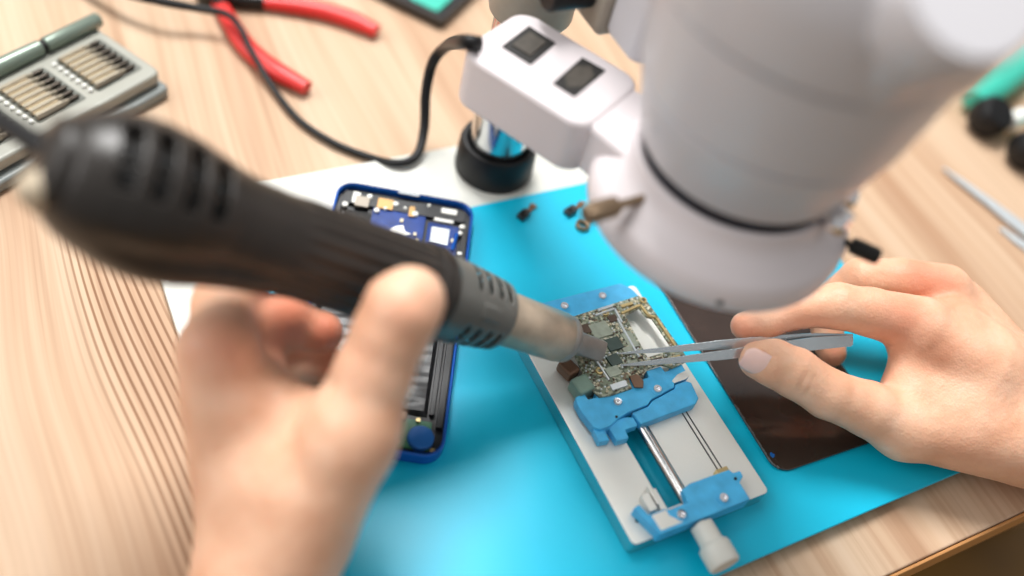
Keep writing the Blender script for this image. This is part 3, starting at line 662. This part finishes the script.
# ------------------------------------------------------------------ hands: one continuous surface each
def surface_nets(f, org, h):
    nx, ny, nz = f.shape
    s = f < 0
    c = np.zeros((nx-1, ny-1, nz-1), np.int8)
    for dx in (0, 1):
        for dy in (0, 1):
            for dz in (0, 1): c += s[dx:nx-1+dx, dy:ny-1+dy, dz:nz-1+dz]
    act = (c > 0) & (c < 8); idx = -np.ones(act.shape, np.int64); cells = np.argwhere(act); idx[act] = np.arange(len(cells))
    acc = np.zeros((len(cells), 3)); cnt = np.zeros(len(cells))
    corners = [(i, j, k) for i in (0, 1) for j in (0, 1) for k in (0, 1)]
    for a in corners:
        for b in corners:
            if sum(b)-sum(a) != 1 or any(b[q] < a[q] for q in range(3)): continue
            fa = f[cells[:, 0]+a[0], cells[:, 1]+a[1], cells[:, 2]+a[2]]; fb = f[cells[:, 0]+b[0], cells[:, 1]+b[1], cells[:, 2]+b[2]]
            m = (fa < 0) != (fb < 0); t = np.where(m, fa/(fa-fb+1e-12), 0)
            p = np.array(a)[None]+t[:, None]*(np.array(b)-np.array(a))[None]
            acc[m] += p[m]; cnt[m] += 1
    V = (cells+acc/cnt[:, None])*h+org
    Fs = []
    for ax_ in range(3):
        u, v = (ax_+1) % 3, (ax_+2) % 3
        sl0 = [slice(None)]*3; sl1 = [slice(None)]*3; sl0[ax_] = slice(0, -1); sl1[ax_] = slice(1, None)
        ch = s[tuple(sl0)] != s[tuple(sl1)]
        e = np.argwhere(ch); ok = (e[:, u] > 0) & (e[:, v] > 0) & (e[:, u] < f.shape[u]-1) & (e[:, v] < f.shape[v]-1); e = e[ok]
        inside_first = s[e[:, 0], e[:, 1], e[:, 2]]
        def cc(du, dv):
            q = e.copy(); q[:, u] += du; q[:, v] += dv; return idx[q[:, 0], q[:, 1], q[:, 2]]
        quad = np.stack([cc(-1, -1), cc(0, -1), cc(0, 0), cc(-1, 0)], 1)
        quad[~inside_first] = quad[~inside_first][:, ::-1]
        Fs.append(quad)
    return V, np.concatenate(Fs)

def smin(a, b, k):
    h = np.clip(.5+.5*(b-a)/k, 0, 1); return b*(1-h)+a*h-k*h*(1-h)
def rcone(P, a, b, ra, rb):
    a, b = np.array(a, np.float32), np.array(b, np.float32); ab = b-a
    t = np.clip(((P-a) @ ab)/float(ab @ ab+1e-9), 0, 1)
    return np.linalg.norm(P-a-t[..., None]*ab, axis=-1)-(ra+(rb-ra)*t)
def build_hand(name, palm, fingers, flush_shade, creases, label, h=1.0, kp=8, kf=1.6, kroot=5.0):
    """palm: list of cones; fingers: list of joint chains [(point, radius), ...]"""
    pts = [np.array(p) for c in palm for p in (c[0], c[1])]+[np.array(p) for f_ in fingers for p, r in f_]
    lo = np.min(pts, 0)-34; hi = np.max(pts, 0)+34
    n = np.ceil((hi-lo)/h).astype(int)+1
    g = np.stack(np.meshgrid(*[lo[i]+np.arange(n[i])*h for i in range(3)], indexing='ij'), -1).astype(np.float32)
    fp = None
    for a, b, ra, rb in palm:
        d = rcone(g, a, b, ra, rb); fp = d if fp is None else smin(fp, d, kp)
    ff = None
    for ch in fingers:
        fc = None
        for (a, ra), (b, rb) in zip(ch, ch[1:]):
            d = rcone(g, a, b, ra, rb); fc = d if fc is None else smin(fc, d, 2.2)
        ff = fc if ff is None else smin(ff, fc, kf)
    f = smin(fp, ff, kroot)
    for a, b, r, dep in creases:
        d = rcone(g, a, b, 0, 0); f = f+dep*np.exp(-(d/r)**2)
    V, Q = surface_nets(f, lo, h)
    # light smoothing
    nb = np.zeros_like(V); dg = np.zeros(len(V))
    for a_, b_ in ((0, 1), (1, 2), (2, 3), (3, 0)):
        np.add.at(nb, Q[:, a_], V[Q[:, b_]]); np.add.at(nb, Q[:, b_], V[Q[:, a_]]); np.add.at(dg, Q[:, a_], 1); np.add.at(dg, Q[:, b_], 1)
    V = V*.5+.5*nb/dg[:, None]
    me = bpy.data.meshes.new(name); base = np.array(pts[0])
    me.from_pydata(((V-base)*MM).tolist(), [], Q.tolist()); me.polygons.foreach_set('use_smooth', [True]*len(me.polygons))
    fl = np.zeros(len(V))
    for p, r, s_ in flush_shade: fl = np.maximum(fl, s_*np.exp(-(np.linalg.norm(V-np.array(p), axis=1)/r)**2))
    at_ = me.attributes.new('flush_shade', 'FLOAT', 'POINT'); at_.data.foreach_set('value', fl.astype(np.float32))
    me.materials.append(M['skin']); me.update()
    o = bpy.data.objects.new(name, me); COL.objects.link(o); o.location = Vector(base)*MM
    return tag(o, label, 'hand')

def add_nail(parent, c, axis, normal, L, wd):
    """curved nail plate: axis runs to the fingertip"""
    axis = axis.normalized(); normal = (normal-normal.dot(axis)*axis).normalized(); sd = axis.cross(normal)
    b = NB(); nu, nv = 12, 14; g = []
    for i in range(nu+1):
        row = []
        for j in range(nv+1):
            u = -1+2*i/nu; v = -1+2*j/nv
            w = wd*(1-.12*(v < 0)*v*v)*(math.sqrt(max(0, 1-abs(v)**4*.75)))
            p = c+axis*(v*L)+sd*(u*w)-normal*(u*u*w*.38+v*v*L*.10)
            row.append(b.verts.new(p))
        g.append(row)
    for i in range(nu):
        for j in range(nv): b.faces.new((g[i][j], g[i+1][j], g[i+1][j+1], g[i][j+1]))
    o = link('fingernail', b, 'nail'); s = o.modifiers.new('t', 'SOLIDIFY'); s.thickness = .0006; s.offset = 0
    bpy.context.view_layer.update(); return on(o, parent)

# left hand, wrapped round the gun from below-left
wl0, wl1 = W(262, 830, 340), W(262, 585, 345)
lp = [(wl0, wl1, 25, 23), (wl1, W(290, 490, 345), 23, 25), (W(250, 560, 350), W(216, 352, 338), 17, 13.5), (W(290, 520, 350), W(245, 400, 352), 22, 17),
      (W(300, 540, 338), W(352, 430, 328), 17, 16.5), (W(280, 480, 345), W(330, 440, 340), 20, 15), (W(235, 400, 345), W(300, 420, 345), 15, 12), (W(240, 440, 355), W(258, 372, 370), 16, 11), (W(228, 335, 356), W(286, 316, 378), 10, 9)]
lf = [
    [(W(348, 440, 328), 15.5), (W(374, 372, 325), 13.2), (W(390, 334, 322), 12.6), (W(403, 309, 320), 12.9), (W(412, 299, 321), 11.0)],        # thumb
    [(W(222, 352, 340), 13), (W(222, 305, 358), 11), (W(262, 250, 374), 9.6), (W(330, 240, 382), 8.8), (W(388, 249, 383), 7.6)],    # index behind the gun
    [(W(238, 385, 362), 11), (W(258, 335, 374), 10), (W(290, 325, 384), 9.5), (W(322, 332, 386), 8.4)],                           # middle
    [(W(248, 410, 372), 11), (W(285, 368, 386), 9), (W(318, 362, 394), 8.4), (W(338, 370, 392), 7.4)],                            # ring
    [(W(255, 440, 378), 10), (W(285, 415, 394), 8), (W(315, 402, 400), 7.2), (W(334, 408, 398), 6.6)],                            # little
]
lflush_shade = [(W(225, 340, 326), 16, .35), (W(405, 300, 308), 12, .22), (W(330, 335, 380), 14, .8), (W(330, 365, 385), 12, .5), (W(285, 320, 370), 20, .75), (W(400, 248, 372), 20, .5), (W(360, 360, 312), 12, .1)]  # skin redness; the reddish shade on fingers under the gun is painted in too
lcr = [(W(300, 395, 322), W(338, 385, 318), 2.2, .9), (W(392, 352, 300), W(424, 340, 302), 1.2, .35)]
lh = build_hand('hand', lp, lf, lflush_shade, lcr, 'bare left hand closed around the black hot air gun, thumb on top', h=1.15)

# right hand, pinching the tweezers
D = d0
rp = [(W(1240, 490, 452), W(1030, 422, 452), 27, 25), (W(1030, 422, 452), W(950, 330, 455), 25, 16), (W(1050, 425, 458), W(962, 305, 470), 20, 12), (W(908, 352, 446), W(905, 395, 444), 8, 9.5),
      (W(1030, 440, 445), W(905, 425, 440), 22, 15), (W(975, 370, 448), W(925, 335, 445), 21, 14), (W(960, 410, 446), W(915, 400, 446), 20, 15), (W(985, 360, 475), W(950, 330, 490), 16, 12)]
rf = [
    [(W(905, 428, 440), 14.6), (W(868, 409, 434), 12.4), (W(828, 394, 429), 11.0), (W(795, 373, 427), 11.0), (W(773, 363, 426), 10.4), (W(758, 360, 427), 8.4)],   # thumb
    [(W(918, 325, 446), 13.6), (W(870, 312, 442), 11.0), (W(838, 306, 440), 10.4), (W(800, 309, 438), 8.6), (W(768, 320, 440), 7.9), (W(745, 326, 442), 6.6)],           # index
    [(W(944, 290, 466), 12.6), (W(900, 280, 466), 10.4), (W(862, 279, 466), 10.2), (W(826, 303, 474), 8.6), (W(828, 340, 474), 7.4), (W(832, 353, 472), 6.8)],            # middle
    [(W(968, 310, 488), 12), (W(925, 312, 494), 9.4), (W(900, 330, 500), 8.8), (W(905, 356, 492), 8.0)],                                                            # ring
    [(W(985, 345, 490), 11), (W(948, 345, 498), 8.4), (W(925, 360, 498), 7.8), (W(925, 385, 488), 7.0)],                                                              # little
]
rflush = [(W(932, 272, 452), 15, .62), (W(905, 318, 430), 15, .42), (W(740, 332, 436), 10, .5), (W(800, 330, 436), 16, .3), (W(875, 378, 436), 10, .5), (W(940, 340, 430), 26, .16), (W(836, 352, 464), 10, .3), (W(1000, 420, 425), 30, .08)]
rcr = [(W(795, 402, 418), W(806, 374, 416), 1.3, .8), (W(802, 403, 419), W(813, 377, 417), 1.1, .6), (W(838, 296, 431), W(846, 322, 431), 1.2, .4), (W(850, 372, 420), W(885, 366, 424), 1.6, .6)]
rh = build_hand('hand', rp, rf, rflush, rcr, 'bare right hand pinching steel tweezers over the clamp', h=1.0)
add_nail(rh, W(757, 365, 417.4), W(742, 358, 423)-W(772, 372, 423), Vector(RC[2])*.85-Vector(RC[1])*.5-Vector(RC[0])*.1, 6.9, 6.0)

# ------------------------------------------------------------------ screwdriver set
cs = empty('screwdriver_case', tuple(at(60, 100, TZ)), label='open grey screwdriver set with rows of steel bits at the far left', cat='tool case')
bpy.context.view_layer.update()
ca = math.atan2(-46, 26)                                # short side direction
org = at(89, 22, 9)
CM = Matrix.Translation((org.x, org.y, 0)) @ Matrix.Rotation(ca, 4, 'Z')   # local x along the short side, -y towards the long side's near end
def cpart(name, b, m, parent=cs, **k): bmesh.ops.transform(b, matrix=CM, verts=b.verts); return on(link(name, b, m, **k), parent)
b = NB(); prism(b, rrect(4, -152, 58.5, 2, 4), TZ+.1, 0); cpart('sleeve', b, 'caselow', bevel=2, seg=3)
b = NB(); prism(b, rrect(-3, -152, 54, 1, 5), .6, 8); cpart('tray', b, 'case', bevel=2, seg=3)
cells = [(13.5, -33, 46, -4.5), (13.5, -68, 46, -40), (13.5, -103, 46, -75), (13.5, -138, 46, -110)]
for x0, y0, x1, y1 in cells:
    b = NB(); prism(b, rrect(x0, y0, x1, y1, 1.5), 7.9, 8.25); cpart('bit_bay', b, 'casedark', bevel=.1)
b = NB(); prism(b, rrect(0, -148, 9.5, -1, 2), 7.9, 8.3); cpart('handle_channel', b, 'casedark', bevel=.1)
# bits
bz = 9.6
bitp = empty('screwdriver_bit', (0, 0, 0), label='steel screwdriver bit lying in a row in the grey tray', cat='screwdriver bit', group='bits in the grey screwdriver set')
bb = NB(); lathe(bb, [(1.7, 0), (1.9, .5), (1.9, 15), (1.4, 16.5), (1.1, 19)], 6, Matrix.Rotation(PI/2, 4, 'X')); s1_ = link('shank', bb, 'bit', bitp, smooth=False)
bb = NB(); lathe(bb, [(1.25, 18.6), (1.2, 23.4), (.4, 25)], 8, Matrix.Rotation(PI/2, 4, 'X')); s2_ = link('tip', bb, 'bitdark', bitp, smooth=False)
k = 0
for (x0, y0, x1, y1) in cells:
    for i in range(7):
        o = bitp if k == 0 else copy_tree(bitp)
        lp_ = Vector((x0+3+i*(x1-x0-6)/6, y0+1.0 if True else 0, bz))
        wp = CM @ lp_; o.location = wp*MM; o.rotation_euler = (0, 0, ca+PI)
        k += 1
for (x0, y0, x1, y1) in cells:
    b = NB()
    for i in range(7):
        bmesh.ops.create_uvsphere(b, u_segments=10, v_segments=6, radius=1.5, matrix=Matrix.Translation((x0+3+i*(x1-x0-6)/6, y0-2.2, 8.6)))
    cpart('bit_stud', b, 'white')
sd = empty('screwdriver', tuple(at(40, 50, 9)), label='slim grey-green metal driver handle lying along the far side of the bit tray', cat='screwdriver')
bpy.context.view_layer.update()
HB = CM @ Matrix.Translation((3.6, 4, 11)) @ Matrix.Rotation(PI/2, 4, 'X')
b = NB(); lathe(b, [(0, 0), (3.4, .3), (4.2, 1.2), (4.2, 34), (3.4, 34.5)], 32, HB, closed=False); on(link('end_cap', b, 'pen'), sd)
b = NB(); lathe(b, [(3.4, 34), (3.4, 37.5)], 32, HB); on(link('swivel_gap', b, 'hole'), sd)
b = NB(); lathe(b, [(3.4, 37), (4.2, 37.6), (4.6, 60), (4.6, 130), (3, 132)], 32, HB, closed=False); on(link('barrel', b, 'pen'), sd)

# ------------------------------------------------------------------ red pliers
pl = empty('pliers', tuple(at(236, 6, TZ)), label='pliers with two red grips and dark jaws lying on the bench', cat='pliers')
bpy.context.view_layer.update()
pz = TZ+5
b = NB(); tube(b, [at(214, -6, pz), at(228, 18, pz), at(246, 46, pz), at(272, 68, pz), at(307, 88, pz)], [4.2, 5.2, 5.8, 6.0, 6.0, 4.6], 18, 8, flat=(.8, 1)); on(link('grip', b, 'red'), pl)
b = NB(); tube(b, [at(262, 2, pz), at(290, 5, pz), at(320, 10, pz), at(350, 19, pz), at(377, 31, pz)], [4.2, 5.2, 5.8, 6.0, 6.0, 4.6], 18, 8, flat=(.8, 1)); on(link('grip', b, 'red'), pl)
b = NB(); tube(b, [at(264, 2, pz), at(240, 0, pz), at(214, -6, pz)], 4.6, 12, 6); tube(b, [at(222, 8, pz), at(214, -6, pz), at(206, -20, pz)], 4.6, 12, 6); on(link('arm', b, 'jaw'), pl)
pc = at(214, -6, pz)
b = NB(); lathe(b, [(10, -4.5), (10.5, 0), (10, 4.5), (0, 5)], 32, Matrix.Translation(pc), closed=False); on(link('pivot', b, 'jaw'), pl)
b = NB(); tube(b, [pc, at(190, -22, pz), at(160, -34, pz)], [8, 6, 2.4], 12, 6, flat=(.8, 1)); on(link('jaw', b, 'jaw'), pl)

# ------------------------------------------------------------------ green board in black tray, top
bk = empty('component_tray', tuple(at(430, -10, TZ)), label='black framed tray holding a small green circuit board at the far edge', cat='tray')
bpy.context.view_layer.update()
c1 = at(442, 24, TZ+5); c0_ = at(392, 0, TZ+5); dv = (c0_-c1); an = math.atan2(dv.y, dv.x)
TM = Matrix.Translation((c1.x, c1.y, 0)) @ Matrix.Rotation(an, 4, 'Z')
b = NB(); poly_hole(b, rrect(0, -75, 120, 0, 3, 4), rrect(6, -69, 114, -6, 2, 4), TZ, TZ+7); bmesh.ops.transform(b, matrix=TM, verts=b.verts); on(link('frame', b, 'black', bevel=.8), bk)
b = NB(); prism(b, rrect(4, -71, 116, -4, 2), TZ, TZ+2.5, TM); on(link('tray_floor', b, 'phone_black'), bk)
b = NB(); prism(b, rrect(9, -30, 30, -10, 2), TZ+2.5, TZ+4.5, TM); on(link('green_board', b, 'teal', bevel=.3), bk)

# ------------------------------------------------------------------ teal hand tool and spare tweezers, right
tt = empty('teal_tool', tuple(at(990, 117, TZ)), label='teal handled tool with round black ends, far right on the bench', cat='hand tool')
bpy.context.view_layer.update()
tz = TZ+12
b = NB(); tube(b, [at(972, 100, tz), at(992, 86, tz), at(1018, 66, tz), at(1060, 30, tz)], [8, 12, 12, 11], 18, 8, flat=(.8, 1)); on(link('grip', b, 'teal'), tt)
b = NB(); tube(b, [at(1040, 140, tz), at(1060, 120, tz), at(1090, 90, tz)], [9, 11, 11], 18, 8, flat=(.8, 1)); on(link('grip', b, 'teal'), tt)
def knurl(c, r):
    b = NB(); lathe(b, [(0, -10), (r*.8, -9.5), (r, -6), (r*1.04, 0), (r, 6), (r*.8, 9.5), (0, 10)], 40, Matrix.Translation(c) @ Matrix.Rotation(.5, 4, 'X'), lambda rr, z, a: rr*(1+.02*math.cos(14*a)), closed=False); return on(link('rubber_end', b, 'rubber'), tt)
knurl(at(990, 117, tz), 12.5); knurl(at(1030, 150, tz), 12.5)
b = NB(); cyl(b, at(1008, 122, tz), at(1024, 116, tz), 6); on(link('joint', b, 'white', bevel=1), tt)
st = empty('tweezers', tuple(at(990, 205, TZ)), label='spare silver tweezers lying alone on the bench beside the teal tool', cat='tweezers')
bpy.context.view_layer.update()
def flatarm(ps, z):
    b = NB(); P = [at(x, y, z) for x, y, w in ps]; sta = []
    for i, p in enumerate(P):
        t = (P[min(i+1, len(P)-1)]-P[max(i-1, 0)]).normalized(); wv = Vector((-t.y, t.x, 0)).normalized()
        sta.append((p, wv*ps[i][2], Vector((0, 0, .7))))
    strip(b, sta, None); return on(link('prong', b, 'silver', smooth=False, bevel=.2), st)
flatarm([(943, 168, .6), (962, 182, 2.2), (990, 203, 3.6), (1014, 222, 4.6), (1060, 258, 4.5)], TZ+2.5)
flatarm([(1000, 228, 1.2), (1016, 240, 3.2), (1040, 256, 4.6), (1066, 270, 4.5)], TZ+1.2)

# ------------------------------------------------------------------ loose parts on the mat
def bracket(x, y, rz, label):
    e_ = empty('camera_module', tuple(at(x, y, 0)), rz, label, 'phone part'); bpy.context.view_layer.update()
    b = NB(); abox(b, (0, 0, 1.6), (7, 4.6, 3)); link('housing', b, 'black', e_, smooth=False, bevel=.4)
    b = NB(); lathe(b, [(1.6, 3.0), (1.6, 3.9), (1.0, 3.9), (.8, 3.2), (0, 3.2)], 20, Matrix.Translation((-1.2, 0, 0)), closed=False); link('lens', b, 'jaw', e_)
    b = NB(); abox(b, (6, .3, .6), (5.4, 2.6, .5)); abox(b, (9.4, .3, 1), (2.6, 3.4, 1.4)); link('flex_tail', b, 'cuphold', e_, smooth=False, bevel=.15)
    return e_
bracket(523, 217, .5, 'tiny black camera module lying alone on the blue mat near the black collar')
bracket(570, 213, .35, 'small black camera module with brown tail, on the mat beside the ring lamp')
e_ = empty('metal_bracket', tuple(at(582, 227, 0)), .5, 'small open metal ring bracket on the mat beside the ring lamp', 'phone part'); bpy.context.view_layer.update()
b = NB(); lathe(b, [(2.2, 0), (3.8, 0), (3.8, 2.4), (3.2, 3), (2.2, 2.6), (2.2, 0)], 28, None, closed=False); link('ring', b, 'brass', e_)
b = NB(); abox(b, (5.2, 0, 1), (4, 2.6, 1.4)); link('tab', b, 'brass', e_, smooth=False, bevel=.3)

# ------------------------------------------------------------------ light
w = bpy.data.worlds.new('world'); SC.world = w; w.use_nodes = True
bg = w.node_tree.nodes['Background']; N = w.node_tree.nodes; L = w.node_tree.links
tc = N.new('ShaderNodeTexCoord'); sp = N.new('ShaderNodeSeparateXYZ'); L.new(tc.outputs['Generated'], sp.inputs[0])
r = ramp(N, [(.0, (.25, .22, .2, 1)), (.5, (.62, .60, .58, 1)), (1.0, (1, 1, 1, 1))]); mr = N.new('ShaderNodeMapRange'); mr.inputs['From Min'].default_value = -1
L.new(sp.outputs['Z'], mr.inputs['Value']); L.new(mr.outputs[0], r.inputs[0]); L.new(r.outputs[0], bg.inputs['Color']); bg.inputs['Strength'].default_value = .52
def area(name, loc, target, sx, sy, power, col=(1, 1, 1)):
    d = bpy.data.lights.new(name, 'AREA'); d.shape = 'RECTANGLE'; d.size = sx; d.size_y = sy; d.energy = power; d.color = col
    o = bpy.data.objects.new(name, d); COL.objects.link(o); o.location = loc
    o.rotation_euler = (Vector(target)-Vector(loc)).to_track_quat('-Z', 'Y').to_euler(); return o
area('window_light', (-2.5, 1.1, 2.0), (0, 0, 0), 2.6, 2.2, 58, (1, .985, .97))
area('ceiling_light', (.12, 1.1, 2.2), (-.09, -.02, 0), .75, .95, 84, (1, .99, .97))
SC.view_settings.view_transform = 'Standard'; SC.view_settings.look = 'None'; SC.view_settings.exposure = 0.0; SC.view_settings.gamma = 1
SC.view_settings.use_curve_mapping = False
